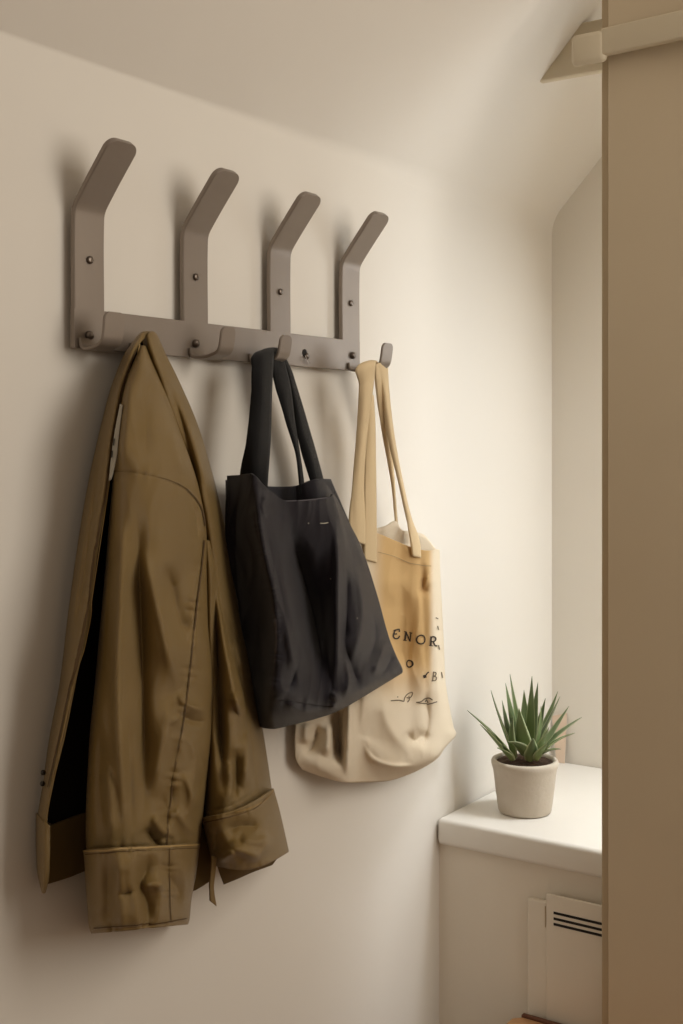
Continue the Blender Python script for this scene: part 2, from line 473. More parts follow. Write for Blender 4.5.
def rounded(pts, r, n=8):
    out = [pts[0]]
    for i in range(1, len(pts) - 1):
        a, b, c = (Vector(p) for p in pts[i-1:i+2])
        d0, d1 = (a - b).normalized(), (c - b).normalized()
        A, B = b + d0 * r, b + d1 * r
        for k in range(n + 1):
            t = k / n
            q = A*(1-t)**2 + b*2*t*(1-t) + B*t*t
            out.append((q.x, q.y))
    out.append(pts[-1])
    return out
def disc(name, c, r, h, m, parent, dome=0.4, seg=20):
    """small domed screw head facing the room (-Y)"""
    vs, fs = [], []
    rings = [(r, 0), (r, h * .45), (r * .86, h * .8), (r * .5, h)]
    for rr, hh in rings:
        for k in range(seg):
            a = 2 * math.pi * k / seg
            vs.append(c + Vector((rr * math.cos(a), -hh, rr * math.sin(a))))
    fs = grid_faces(len(rings), seg, closed=True)
    fs.append(tuple(range(len(vs) - seg, len(vs))))
    return build(name, vs, fs, m, parent)
for i, ax in enumerate(AX):
    zt = (.3238, .3238, .3238, .3238)[i]
    path = rounded([(OM, ZB1 - .0005), (OM, H + .2500 * D), (.0660 * D, H + (zt - .0065) * D)], .010)
    strip_sweep('arm', ax * D, .0448 * D, path, O1 - O0, M['metal'], rack, rcorner=.0135)
    sp = [(89.8, 260), (195.8, 277), (280.4, 291.8), (350.9, 303.3)][i]
    disc('screw', P(sp[0], sp[1], O1 + .0003), .0048, .003, M['screw'], rack)
def j_path(reach, top, low=.1085):
    r0, k = O1 + .002, reach
    return rounded([(r0, H + low + .012), (r0 + .001, H + low), (k * .60, H + low - .001), (k * .93, H + low + .006), (k, H + top)], .0085)
for X, reach, top, w in ((.9527, .060, .150, .034), (1.1282, .073, .1465, .029), (1.2410, .073, .1445, .027), (1.466, .082, .149, .030)):
    strip_sweep('hook', X * D, w, j_path(reach, top), .0042, M['metal'], rack, rcorner=.009)
strip_sweep('hook', 1.022 * D, .014, j_path(.042, .1235), .004, M['metal'], rack, rcorner=.005)
for px, py in ((88.5, 335.5), (195, 343.5), (352, 355.5)):
    disc('screw', P(px, py, O1 + .0003), .0055, .006, M['screw'], rack)
# key slot in the bar
kc = P(304.6, 353, O1 + .0002)
disc('key_slot', kc, .0058, .0006, M['hole'], rack)
disc('screw', P(306.6, 356, O1 + .001), .0046, .0035, M['screw'], rack)
kp = [P(x, y, o) for x, y, o in ((305.5, 356, .021), (307, 359.5, .0225), (310, 363, .0215))]
vs = []
for q in kp:
    for k in range(8):
        a = 2 * math.pi * k / 8; vs.append(q + Vector((math.cos(a) * .0012, 0, math.sin(a) * .0012)))
build('latch_pin', vs, grid_faces(3, 8, closed=True), M['screw'], rack)

# ------------------------------------------------------------------ olive coat
coat = empty('coat', P(150, 650, .04), 'olive brown cotton coat with turned-up cuffs hanging from the left end of the rack', 'coat')
# inside of the back (shade in the opening painted near-black)
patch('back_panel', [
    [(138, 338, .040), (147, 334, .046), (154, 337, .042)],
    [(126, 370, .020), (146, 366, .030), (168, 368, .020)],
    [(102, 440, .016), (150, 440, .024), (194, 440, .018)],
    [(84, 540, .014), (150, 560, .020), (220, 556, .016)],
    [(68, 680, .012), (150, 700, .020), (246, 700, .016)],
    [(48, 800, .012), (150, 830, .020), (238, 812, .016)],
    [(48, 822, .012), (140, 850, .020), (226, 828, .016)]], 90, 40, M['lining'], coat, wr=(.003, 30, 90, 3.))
# hem of the back hanging lower on both sides
patch('hem', [
    [(49, 826, .024), (64, 820, .024), (88, 812, .024), (140, 818, .026), (196, 828, .034), (214, 822, .034)],
    [(47, 858, .022), (66, 850, .023), (88, 842, .023), (140, 850, .026), (194, 862, .033), (213, 852, .033)],
    [(46, 884, .021), (66, 878, .022), (88, 870, .022), (140, 876, .025), (192, 891, .032), (211, 880, .032)]],
    24, 60, M['coat_dark'], coat, wr=(.002, 18, 60, 5.), thick=.003)
# left front edge (placket strip)
patch('front_panel', [
    [(133, 343, .046), (138, 336, .054), (144, 331.8, .060), (152, 331.4, .058)],
    [(126, 353, .036), (130, 350, .052), (134.5, 346, .066), (140.5, 342, .064)],
    [(115, 378, .024), (119, 377, .048), (123, 376, .068), (127.5, 374, .066)],
    [(101, 428, .018), (106, 429, .050), (111, 430, .074), (115.5, 431, .074)],
    [(89, 482, .016), (96, 482, .052), (103, 482, .078), (109, 482, .080)],
    [(77, 554, .014), (84, 554, .050), (92, 554, .078), (97.5, 554, .082)],
    [(68, 620, .012), (74, 620, .048), (82, 622, .076), (89, 622, .082)],
    [(60, 685, .008), (65, 685, .046), (70, 685, .074), (75, 685, .082)],
    [(50, 738, .006), (55, 738, .042), (59, 738, .068), (64, 738, .078)],
    [(43, 787, .005), (46, 787, .036), (49, 787, .056), (52, 787, .066)],
    [(38.5, 815, .004), (41, 817, .034), (44, 819, .050), (46.5, 820, .058)],
    [(37.5, 835, .004), (40, 838, .034), (43, 842, .050), (46.5, 846, .058)]], 180, 36, M['coat'], coat,
    folds=[([(104, 440), (92, 520), (84, 580), (74, 650)], 4, -.007), ([(96, 470), (82, 560), (70, 650)], 4, .006),
           ([(90, 600), (82, 640), (68, 690)], 3, .004)],
    wr=(.0022, 16, 90, 1.5), thick=.002, seams=[([(131, 352), (121, 378), (110, 431), (103, 482), (91, 554), (82, 622), (69, 685), (58, 738), (48, 787)], 4, 19, .0012)])
patch('hem_flap', [
    [(36.8, 813, .004), (41, 818, .040), (45, 822, .058), (50, 826, .064)],
    [(37, 850, .004), (40.5, 854, .040), (44.5, 856, .058), (49.5, 856, .062)],
    [(39, 876, .004), (41.5, 882, .038), (44, 886, .055), (47.5, 882, .058)],
    [(41.6, 888, .014), (42.6, 891.5, .036), (43.4, 893, .050), (45, 892, .052)]], 50, 16, M['coat'], coat,
    wr=(.0015, 12, 40, 9.), thick=.0025)
# pale facing strip inside the placket
patch('inner_facing', [
    [(120.5, 404, .086), (122.8, 405, .090)],
    [(115, 432, .086), (119.4, 433, .092)],
    [(111, 462, .088), (115.8, 462, .094)],
    [(109.4, 481, .088), (111, 479, .092)]], 30, 6, M['facing'], coat)
stroke('buttonhole', [[(115.2, 439), (114.4, 446)], [(113.4, 451), (112.6, 458)]], 1.3, 'inner_facing', M['button'], coat)
# right-hand panel: strip folding from the collar down the right outline
patch('right_panel', [
    [(143, 340, .050), (148, 334, .066), (153, 331.8, .060), (156.5, 335, .044)],
    [(146, 352, .052), (153, 349, .070), (160, 347.5, .052), (163, 350, .036)],
    [(156, 384, .050), (164, 380, .076), (171, 376, .052), (175.5, 375, .026)],
    [(170, 425, .048), (181, 423, .080), (191, 420, .054), (196, 422, .022)],
    [(186, 470, .044), (197, 468, .078), (205, 466, .052), (210, 467, .018)],
    [(200, 530, .038), (211, 532, .072), (220, 532, .048), (225.5, 532, .016)],
    [(206, 600, .036), (221, 600, .072), (232, 600, .046), (237, 600, .014)],
    [(212, 660, .036), (230, 656, .074), (243, 654, .046), (249, 653, .014)],
    [(218, 712, .038), (240, 710, .076), (253, 708, .048), (258.3, 708, .014)],
    [(224, 758, .040), (250, 758, .078), (261, 755, .050), (266, 754, .014)],
    [(228, 798, .042), (252, 800, .078), (266, 796, .052), (271.5, 792, .016)]], 220, 44, M['coat'], coat,
    folds=[([(160, 372), (176, 406), (190, 452), (204, 505)], 5, -.014),
           ([(170, 380), (188, 425), (204, 480), (216, 550)], 5, .006),
           ([(224, 600), (236, 660), (246, 720)], 3.5, -.006),
           ([(232, 640), (238, 655), (242, 672)], 3, .004)],
    wr=(.0024, 14, 90, 6.), thick=.002)
# second sleeve (behind, right) and its cuff
sleeve('sleeve', [
    (205, 540, 210, 541, .060, .012),
    (205, 566, 215, 565, .056, .026),
    (206, 600, 220.5, 600, .052, .036),
    (207, 652, 231, 652, .050, .050),
    (208, 692, 243, 692, .048, .058),
    (208, 738, 251, 738, .046, .062),
    (206, 790, 262, 783, .046, .064),
    (204, 830, 266, 812, .046, .066)], 170, 70, M['coat'], coat,
    folds=[([(213, 560), (217, 640), (220, 720), (224, 800)], 4.5, -.020),
           ([(214, 570), (224, 640), (234, 690), (246, 760)], 4, .012),
           ([(236, 690), (238, 705), (246, 715)], 3.5, .010), ([(231, 700), (240, 722), (243, 745)], 3, -.010),
           ([(246, 720), (247, 750), (243, 790)], 3.5, .011), ([(236, 745), (236, 780), (232, 806)], 4.5, -.012),
           ([(252, 745), (254, 775), (255, 800)], 3, -.008), ([(228, 760), (230, 790), (226, 806)], 3.5, .008)],
    wr=(.0028, 14, 60, 2.2), thick=.002,
    seams=[([(206, 812), (230, 806), (262, 786)], 8, 14, .0020)])
cuff = sleeve('cuff', [
    (202.5, 817.5, 272.5, 788.5, .050, .080),
    (206, 833, 278, 808, .051, .082),
    (210.5, 851, 284.5, 836, .052, .083),
    (214.5, 865, 288, 852, .052, .083)], 60, 90, M['coat'], coat,
    folds=[([(236, 850), (226, 856), (219, 862)], 3, .008), ([(226, 846), (240, 850), (262, 858)], 5, .010),
           ([(222, 832), (240, 826), (262, 828)], 6, -.010), ([(238, 838), (258, 842), (272, 834)], 5, .008),
           ([(250, 862), (262, 850), (268, 838)], 3.5, .006), ([(215, 825), (217, 840), (216, 858)], 4, -.006)],
    wr=(.0034, 18, 22, 4.4), a0=-50, a1=200, thick=.003, sag=(6, 10),
    seams=[([(203, 820), (222, 815), (246, 811), (264, 802), (272, 792)], 4, 9, .0010), ([(216, 864), (240, 869), (264, 866), (284, 854)], 4, 9, .0012)])
patch('cuff_underside', [
    [(216, 862, .070), (236, 862, .092), (262, 858, .088), (282, 852, .070)],
    [(220, 874, .066), (236, 872, .084), (258, 866, .080), (276, 859, .066)],
    [(223.5, 884, .062), (238, 878, .074), (254, 871, .070), (272, 864.5, .060)]], 20, 40, M['coat_dark'], coat,
    wr=(.002, 12, 20, 8.), thick=.002)
patch('strap_end', [
    [(212, 856, .104), (216, 857, .104)],
    [(210.8, 870, .100), (215, 872, .102)],
    [(209.5, 885, .098), (213.5, 887, .100)],
    [(210, 901, .098), (216, 906, .100)]], 30, 6, M['coat'], coat, wr=(.001, 8, 20, 2.), thick=.003)
# main sleeve and shoulder, in front
sleeve('sleeve', [
    (141, 346, 145, 346, .058, .010),
    (136, 358, 150, 359, .060, .024),
    (128.5, 376, 158.5, 378, .062, .036),
    (117.5, 432, 179, 431, .066, .050),
    (113.2, 481, 196.5, 482, .070, .058),
    (109.5, 525, 205, 525, .070, .062),
    (106, 570, 206.3, 570, .068, .066),
    (101, 625, 207.5, 625, .068, .068),
    (95.6, 685, 213, 683, .068, .068),
    (91, 730, 211, 728, .068, .067),
    (88, 780, 206.5, 778, .068, .065),
    (86.5, 830, 201, 826, .066, .062),
    (88, 866, 196, 862, .066, .058)], 420, 130, M['coat'], coat,
    folds=[([(148, 350), (166, 396), (186, 448), (200, 505)], 4, .007),
           ([(116, 440), (113, 520), (110, 600), (104, 700)], 5, -.004),
           ([(150, 360), (146, 420), (142, 470)], 9, -.007), ([(132, 372), (126, 430), (122, 474)], 6, .006),
           ([(170, 420), (176, 450), (182, 478)], 6, .005),
           ([(124, 500), (120, 600), (117, 680), (121, 780), (126, 845)], 4, .012),
           ([(135, 490), (140, 580), (142, 660), (144, 760), (142, 840)], 7, -.014),
           ([(140, 540), (156, 600), (168, 650), (180, 700)], 8, .014),
           ([(165, 560), (176, 610), (188, 650)], 9, -.014),
           ([(196, 560), (194, 620), (200, 670)], 6, .008),
           ([(176, 690), (186, 704), (208, 712)], 4, .010), ([(178, 714), (190, 720), (206, 722)], 4, -.009),
           ([(184, 728), (194, 750), (192, 790), (184, 830)], 5, .010), ([(170, 690), (164, 740), (152, 800)], 7, .008),
           ([(175, 735), (170, 780), (174, 820)], 5, -.006), ([(196, 742), (202, 766), (196, 800)], 4, -.008),
           ([(174, 806), (186, 826), (199, 838)], 4.5, .007), ([(182, 770), (190, 790), (196, 812)], 3.5, .006), ([(160, 790), (166, 812), (164, 836)], 3.5, -.006), ([(126, 700), (130, 770), (132, 840)], 3, -.004), ([(186, 700), (178, 716), (168, 726)], 3, .005), ([(152, 812), (160, 828), (176, 838)], 4, .009),
           ([(146, 826), (152, 838), (160, 846)], 3, -.008),
           ([(108, 760), (110, 800), (112, 846)], 4, .008), ([(101, 720), (100, 780), (104, 840)], 6, -.006),
           ([(198, 500), (203, 520), (204, 545)], 3, .006), ([(190, 498), (196, 520), (198, 545)], 2.4, -.006)],
    wr=(.0024, 22, 120, .3), a0=-28, a1=212, thick=.002,
    seams=[([(114, 471), (130, 472), (146, 475), (160, 478), (172, 482), (182, 487), (192, 496), (200, 508), (204, 526)], 5, 15, .0012),
           ([(203, 540), (200, 570), (196, 600), (192, 640), (188, 676), (184, 710), (178, 745), (172, 780), (168, 815), (165.5, 846)], 5, 13, .0018),
           ([(88, 848), (140, 846), (196, 842)], 7, 17, .0022)])
sleeve('cuff', [
    (84, 850, 199, 843.5, .062, .082),
    (84.6, 853, 198.6, 846.5, .062, .084),
    (86.5, 880, 195, 874, .062, .083),
    (89, 910, 190, 902, .062, .081),
    (91, 929, 188, 921, .062, .079),
    (92.4, 933, 187, 924, .062, .077)], 100, 120, M['coat'], coat,
    folds=[([(117, 840), (120, 880), (123, 940)], 5, .007), ([(109, 845), (108, 890), (110, 940)], 7, -.006),
           ([(146, 846), (146, 868), (141, 884), (147, 905), (144, 935)], 5.5, -.009),
           ([(132, 845), (130, 885), (136, 905), (134, 935)], 5, .006),
           ([(156, 860), (160, 890), (154, 930)], 5, .006), ([(172, 852), (166, 872), (178, 892), (172, 916)], 5, -.007),
           ([(180, 856), (184, 880), (182, 914)], 4, .006), ([(118, 896), (134, 890)], 3, -.005),
           ([(140, 888), (152, 884), (166, 888)], 4, .006)],
    wr=(.0026, 18, 40, 7.7), a0=-50, a1=215, thick=.003,
    seams=[([(85, 853), (140, 851), (198, 847)], 5, 9, .0013), ([(93, 929), (140, 926), (186, 920)], 5, 10, .0015), ([(168, 848), (168, 880), (168.5, 905), (169.5, 922)], 5, 9, .0014)])
# stitching, raised seam edges
stroke('stitching', [[(114, 471), (130, 472), (146, 475), (160, 478), (172, 482), (182, 487), (192, 496), (200, 508), (204, 526)],
                     [(203, 540), (200, 570), (196, 600), (192, 640), (188, 676), (184, 710), (178, 745), (172, 780), (168, 815), (165.5, 846)]],
       1.3, 'sleeve', M['thread'], coat)
stroke('stitching', [[(168, 848), (168, 880), (168.5, 905), (169.5, 922)], [(87, 854), (120, 853), (160, 850), (196, 848)],
                     [(95, 927), (130, 924), (160, 922), (185, 918)],
                     [(206, 822), (230, 816), (252, 809), (270, 794)]], .9, 'cuff', M['thread'], coat)
stroke('edge_binding', [[(84.6, 850.6), (120, 849.6), (160, 847), (198.6, 844.4)], [(203, 818.4), (222, 813), (246, 808.6), (264, 800), (272, 790)]],
       1.1, 'cuff', M['edge'], coat)
stroke('stitching', [[(135, 349), (124, 378), (112.5, 431), (106, 482), (94.5, 554), (85.5, 622), (71.5, 685), (60.5, 738), (49.5, 787)]],
       .9, 'front_panel', M['thread'], coat)
stroke('edge_binding', [[(138.2, 344), (127, 375), (115, 431), (108.4, 482), (97, 554), (88.4, 622), (74.4, 685), (63.4, 738), (51.6, 787)]],
       1.1, 'front_panel', M['edge'], coat)
bc = P(42.2, 783.5, .040)
for (bx_, by_) in ((42.0, 783.5), (42.6, 772.5)):
    disc('button', P(bx_, by_, .030), .0030, .003, M['button'], coat)

# ------------------------------------------------------------------ black tote
tote = empty('tote_bag', P(310, 600, .03), 'black canvas tote bag with two straps hanging from the third hook', 'bag')
rowsF = [
    [(228, 475.7, 0.03), (240, 475, 0.06), (252.5, 474, 0.092), (261, 483, 0.098), (270, 491.5, 0.098), (283, 500, 0.098), (306, 499.5, 0.108), (327, 497.4, 0.112), (332, 494, 0.096), (336, 499, 0.066)],
    [(226, 510, 0.03), (240, 510, 0.064), (255.5, 511, 0.1), (264, 513, 0.104), (274, 516, 0.1), (290, 520, 0.1), (312, 520, 0.112), (333, 518, 0.122), (341, 517, 0.096), (345, 517, 0.07)],
    [(226.5, 545, 0.03), (243, 546, 0.066), (261, 547, 0.106), (270, 548, 0.108), (280, 549, 0.104), (296, 550, 0.1), (316, 549, 0.114), (335.5, 547, 0.128), (350, 546, 0.104), (359, 544, 0.074)],
    [(237.5, 598, 0.03), (254, 598, 0.068), (273, 597, 0.112), (282, 597, 0.116), (292, 597, 0.108), (306, 596, 0.098), (322, 594, 0.112), (336.5, 592, 0.132), (360, 592, 0.112), (376, 594, 0.082)],
    [(243, 634, 0.03), (260, 636, 0.07), (277, 636, 0.114), (287, 636, 0.12), (299, 634, 0.112), (312, 632, 0.1), (326, 631, 0.116), (337, 630, 0.134), (366, 633, 0.118), (388, 637, 0.086)],
    [(250, 662, 0.03), (264, 668, 0.072), (275, 672, 0.116), (288, 673, 0.124), (302, 672, 0.118), (315, 670, 0.11), (328, 669, 0.122), (338, 667, 0.134), (370, 662, 0.12), (396, 657, 0.088)],
    [(255.5, 697, 0.03), (264, 698, 0.07), (272.5, 698, 0.112), (288, 700.5, 0.124), (304, 703.2, 0.124), (319, 704.5, 0.122), (331, 705, 0.126), (340, 700, 0.128), (374, 684, 0.118), (401.8, 669.5, 0.088)],
    [(257.8, 710, 0.03), (264, 714, 0.062), (272, 715, 0.096), (288, 715, 0.108), (304, 713.5, 0.112), (319, 711.5, 0.112), (331, 710, 0.114), (342, 704, 0.114), (375, 686, 0.102), (401.9, 671.5, 0.084)],
    [(260.5, 726.5, 0.03), (267, 727.8, 0.05), (275, 727.8, 0.076), (290, 724.5, 0.086), (306, 720.5, 0.09), (320, 716.5, 0.09), (332, 712.5, 0.09), (345, 706.5, 0.09), (376, 688, 0.084), (401.5, 672.5, 0.076)]]
patch('bag_body', rowsF, 260, 190, M['navy'], tote,
    folds=[([(256, 478), (258, 510), (264, 550), (274, 600), (277, 640), (273, 692)], 3, .006),
           ([(268, 500), (280, 560), (290, 610), (304, 660), (322, 698)], 8, .010),
           ([(286, 520), (300, 570), (314, 620), (326, 676)], 8, -.018),
           ([(334, 505), (337, 560), (337, 620), (336, 690)], 3.6, .006),
           ([(345, 560), (346, 610), (342, 660)], 5, -.010), ([(352, 560), (362, 610), (350, 670)], 6, .008),
           ([(343, 640), (352, 670), (360, 690)], 4, -.008), ([(344, 655), (348, 680), (344, 700)], 3, .006),
           ([(372, 610), (374, 640), (364, 668)], 4, -.008), ([(386, 640), (378, 660), (372, 678)], 3.5, .008), ([(392, 652), (388, 664), (380, 676)], 2.5, -.005),
           ([(283, 610), (290, 650), (300, 690)], 5, .006), ([(283, 700), (300, 709), (320, 712)], 4, .004),
           ([(330, 690), (336, 702), (328, 710)], 3, .006), ([(268, 490), (262, 506), (266, 520)], 3, .005),
           ([(240, 480), (236, 560), (246, 640)], 6, -.006), ([(346, 520), (356, 545), (366, 575)], 3, .006),
           ([(297, 660), (292, 680), (286, 694)], 4, -.006)],
    wr=(.0026, 16, 70, 11.), thick=.003,
    seams=[([(255.6, 512), (262, 548), (272, 592), (277, 632), (275.5, 668), (272.5, 697)], 3, 8, .0010), ([(279, 699), (308, 703.6), (333, 705), (360, 692), (398, 670)], 4, 12, .0012)])
patch('back_panel', [
    [(226, 480, .022), (262, 486, .034), (296, 486, .040), (307, 482, .052), (318, 478.8, .060), (330, 479.2, .052)],
    [(228, 540, .016), (268, 540, .026), (300, 540, .030), (320, 540, .034), (338, 540, .050), (356, 540, .060)],
    [(246, 650, .016), (280, 650, .026), (310, 650, .030), (340, 650, .030), (368, 645, .060), (392, 650, .074)],
    [(262, 724, .022), (290, 722, .026), (318, 714, .030), (340, 706, .030), (370, 690, .060), (399, 672, .066)]], 60, 50, M['navy'], tote,
    wr=(.002, 24, 40, 3.), thick=.003)
patch('inner_fold', [
    [(296, 486, .062), (306, 482.5, .078), (317, 479, .086), (325, 484, .082), (331, 492, .070)],
    [(296.5, 498, .060), (308, 497, .080), (318, 495, .090), (326, 497, .086), (333, 505, .066)],
    [(297, 512, .056), (310, 512, .078), (320, 512, .088), (328, 512, .084), (337, 516, .060)]], 30, 40, M['navy'], tote, thick=.003)
stroke('edge_stitching', [[(279, 699), (292, 701), (308, 703.6), (322, 705), (333, 705)]], 1.2, 'bag_body', M['navy_thread'], tote)
stroke('seam', [[(255.6, 512), (262, 548), (272, 592), (277, 632), (275.5, 668), (272.5, 697)]], .8, 'bag_body', M['navy_edge'], tote)
stroke('top_edge', [[(230, 476.4), (251, 474.8)], [(285, 500.9), (306, 500.3), (326, 498.2)]], 1.0, 'bag_body', M['navy_edge'], tote)
stroke('lint', [[(307.3, 522.6), (308.2, 523.4)], [(319.5, 523.3), (323, 523.4), (327.5, 522.8)], [(331.4, 578), (332, 579)], [(356, 618), (356.8, 619)]], .9, 'bag_body', M['facing'], tote)
def over_hook(name, A, B, n, m, parent, nc=9, thick=.003):
    return patch(name, [A_ for A_ in A], n, nc, m, parent, thick=thick, wr=(.001, 12, 40, len(A) * 1.7))
over_hook('strap', [
    [(277, 356, .056), (279, 352, .050), (281, 351.5, .044)],
    [(266, 349.6, .070), (270, 348.4, .060), (275, 348.2, .048)],
    [(254, 354, .078), (264, 351.5, .078), (273.5, 350.5, .070)],
    [(252, 368, .080), (262, 366, .086), (272.6, 364, .078)],
    [(251, 397, .080), (261, 395, .090), (271.2, 392, .082)],
    [(246, 443, .082), (258, 442, .094), (269.8, 441, .088)],
    [(240.6, 474, .058), (254, 476, .080), (267.4, 481, .086)],
    [(240, 484, .050), (254, 486, .074), (267, 492, .082)]], None, 110, M['navy_strap'], tote)
over_hook('strap', [
    [(272, 355, .062), (276, 353, .056), (281, 353, .050)],
    [(273, 374, .058), (281, 376, .060), (288, 378, .054)],
    [(284, 416, .060), (289, 420, .064), (294.5, 424, .058)],
    [(295.4, 454, .064), (297.8, 455, .066), (299.6, 456, .062)],
    [(299.4, 480, .070), (301, 482, .070), (303.2, 482, .068)],
    [(300, 494, .070), (302, 494, .070), (304, 494, .068)]], None, 90, M['navy_strap'], tote)
over_hook('strap', [
    [(276, 351, .052), (279, 349.8, .048), (281, 351, .042)],
    [(283, 372, .048), (288, 370, .052), (291, 371, .044)],
    [(288, 386, .048), (292, 386, .054), (295.8, 386, .044)],
    [(296, 430, .050), (303, 430, .056), (309, 430, .046)],
    [(303, 458, .052), (311, 457, .060), (317, 458, .048)],
    [(310.5, 482, .056), (317, 480, .062), (322.6, 479, .052)],
    [(314, 494, .056), (320, 494, .062), (326, 494, .052)]], None, 90, M['navy_strap'], tote)

# ------------------------------------------------------------------ cream tote
BV.clear()
ct = empty('tote_bag', P(380, 650, .03), 'cream canvas tote bag with dark printed letters hanging from the rightmost hook', 'bag')
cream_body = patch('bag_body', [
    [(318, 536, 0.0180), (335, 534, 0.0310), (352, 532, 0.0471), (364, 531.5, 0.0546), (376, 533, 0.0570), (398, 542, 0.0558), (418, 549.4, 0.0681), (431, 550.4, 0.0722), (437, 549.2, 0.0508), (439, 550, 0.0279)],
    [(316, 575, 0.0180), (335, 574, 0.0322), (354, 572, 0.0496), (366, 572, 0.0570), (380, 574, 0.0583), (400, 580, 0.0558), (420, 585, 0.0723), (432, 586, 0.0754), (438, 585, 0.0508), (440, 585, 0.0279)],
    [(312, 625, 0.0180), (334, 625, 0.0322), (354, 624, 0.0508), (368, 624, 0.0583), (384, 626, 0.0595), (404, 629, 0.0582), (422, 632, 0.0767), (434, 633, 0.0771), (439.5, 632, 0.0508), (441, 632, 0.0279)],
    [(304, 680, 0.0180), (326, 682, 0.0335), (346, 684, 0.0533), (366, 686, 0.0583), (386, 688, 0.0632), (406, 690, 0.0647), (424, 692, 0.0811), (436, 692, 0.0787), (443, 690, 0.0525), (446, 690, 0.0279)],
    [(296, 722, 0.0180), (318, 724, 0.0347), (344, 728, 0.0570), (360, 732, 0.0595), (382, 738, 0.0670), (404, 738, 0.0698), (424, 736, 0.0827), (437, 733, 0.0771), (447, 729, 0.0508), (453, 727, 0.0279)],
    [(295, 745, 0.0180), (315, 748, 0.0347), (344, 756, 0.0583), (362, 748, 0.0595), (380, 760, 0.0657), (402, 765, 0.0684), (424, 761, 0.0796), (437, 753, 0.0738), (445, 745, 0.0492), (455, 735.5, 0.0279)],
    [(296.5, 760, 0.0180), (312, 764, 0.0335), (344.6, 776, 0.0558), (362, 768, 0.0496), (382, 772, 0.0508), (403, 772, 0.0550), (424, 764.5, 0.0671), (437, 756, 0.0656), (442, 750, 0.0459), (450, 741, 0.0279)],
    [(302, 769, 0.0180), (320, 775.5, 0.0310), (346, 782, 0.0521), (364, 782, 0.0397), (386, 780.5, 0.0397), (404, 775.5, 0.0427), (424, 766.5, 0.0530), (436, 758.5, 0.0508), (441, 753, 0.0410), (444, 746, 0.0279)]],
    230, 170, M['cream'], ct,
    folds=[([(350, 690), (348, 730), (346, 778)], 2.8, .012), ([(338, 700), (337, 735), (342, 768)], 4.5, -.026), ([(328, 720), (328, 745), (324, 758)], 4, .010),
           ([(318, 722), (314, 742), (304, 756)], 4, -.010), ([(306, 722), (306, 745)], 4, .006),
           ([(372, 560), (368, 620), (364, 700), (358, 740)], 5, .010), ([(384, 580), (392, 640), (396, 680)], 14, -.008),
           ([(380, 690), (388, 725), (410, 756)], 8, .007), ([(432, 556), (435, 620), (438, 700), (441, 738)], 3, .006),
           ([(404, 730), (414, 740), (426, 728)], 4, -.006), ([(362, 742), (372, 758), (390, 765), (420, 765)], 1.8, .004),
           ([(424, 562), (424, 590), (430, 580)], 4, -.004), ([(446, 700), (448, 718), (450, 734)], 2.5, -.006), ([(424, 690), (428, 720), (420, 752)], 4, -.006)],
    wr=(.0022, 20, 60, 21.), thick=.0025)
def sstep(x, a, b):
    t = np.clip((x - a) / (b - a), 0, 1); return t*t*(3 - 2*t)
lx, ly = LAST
warm_shade_w = sstep(lx, 364, 386) * (1 - sstep(lx, 427, 434)) * (1 - sstep(ly, 655, 715))  # paints the warm shade of the bag front into the cream colour
cream_body.data.attributes.new('tan', 'FLOAT', 'POINT').data.foreach_set('value', warm_shade_w.ravel())
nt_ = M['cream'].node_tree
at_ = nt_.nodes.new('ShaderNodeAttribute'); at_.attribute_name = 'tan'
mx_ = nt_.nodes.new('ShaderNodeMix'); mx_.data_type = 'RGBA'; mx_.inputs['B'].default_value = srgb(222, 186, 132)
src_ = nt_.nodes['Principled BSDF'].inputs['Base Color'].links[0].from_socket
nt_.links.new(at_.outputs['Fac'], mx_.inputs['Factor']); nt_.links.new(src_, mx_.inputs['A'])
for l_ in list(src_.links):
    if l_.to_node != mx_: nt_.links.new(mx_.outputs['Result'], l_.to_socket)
patch('back_panel', [
    [(320, 532, .018), (352, 526, .034), (376, 528, .040), (386, 526, .050), (396.5, 521.5, .054), (402, 530, .052), (412, 531, .046), (424, 535, .042), (433, 546, .034), (438, 552, .024)],
    [(316, 560, .016), (350, 560, .030), (376, 560, .034), (386, 560, .036), (396.5, 560, .036), (404, 560, .036), (412, 560, .034), (424, 560, .032), (433, 562, .028), (439, 565, .024)],
    [(300, 700, .016), (330, 700, .026), (360, 700, .028), (380, 700, .030), (396, 700, .030), (404, 700, .030), (414, 700, .030), (424, 700, .028), (436, 700, .026), (445, 700, .022)],
    [(303, 766, .020), (330, 774, .024), (350, 778, .026), (372, 777, .028), (390, 775, .028), (402, 772, .028), (414, 767, .028), (424, 762, .026), (434, 755, .026), (444, 745, .024)]], 60, 60, M['cream'], ct,
    wr=(.002, 24, 40, 13.), thick=.0025)
over_hook('strap', [   # left hanging strap over the hook
    [(374, 368, .066), (378, 364, .066), (380, 364, .062)],
    [(367, 362, .082), (372, 361, .078), (377, 361.6, .072)],
    [(360, 364.5, .086), (368, 362.6, .088), (375.8, 362.4, .082)],
    [(359, 385, 0.0834), (366, 384, 0.0895), (373, 384, 0.0836)],
    [(356.6, 432, 0.0689), (362, 431, 0.0760), (367, 430, 0.0728)],
    [(352.6, 482, 0.0582), (358, 482, 0.0642), (363.4, 482, 0.0627)],
    [(349, 524, 0.0560), (357, 528, 0.0616), (365, 531, 0.0630)],
    [(349, 540, 0.0560), (357, 542, 0.0616), (365, 545, 0.0644)]], None, 110, M['cream_strap'], ct)
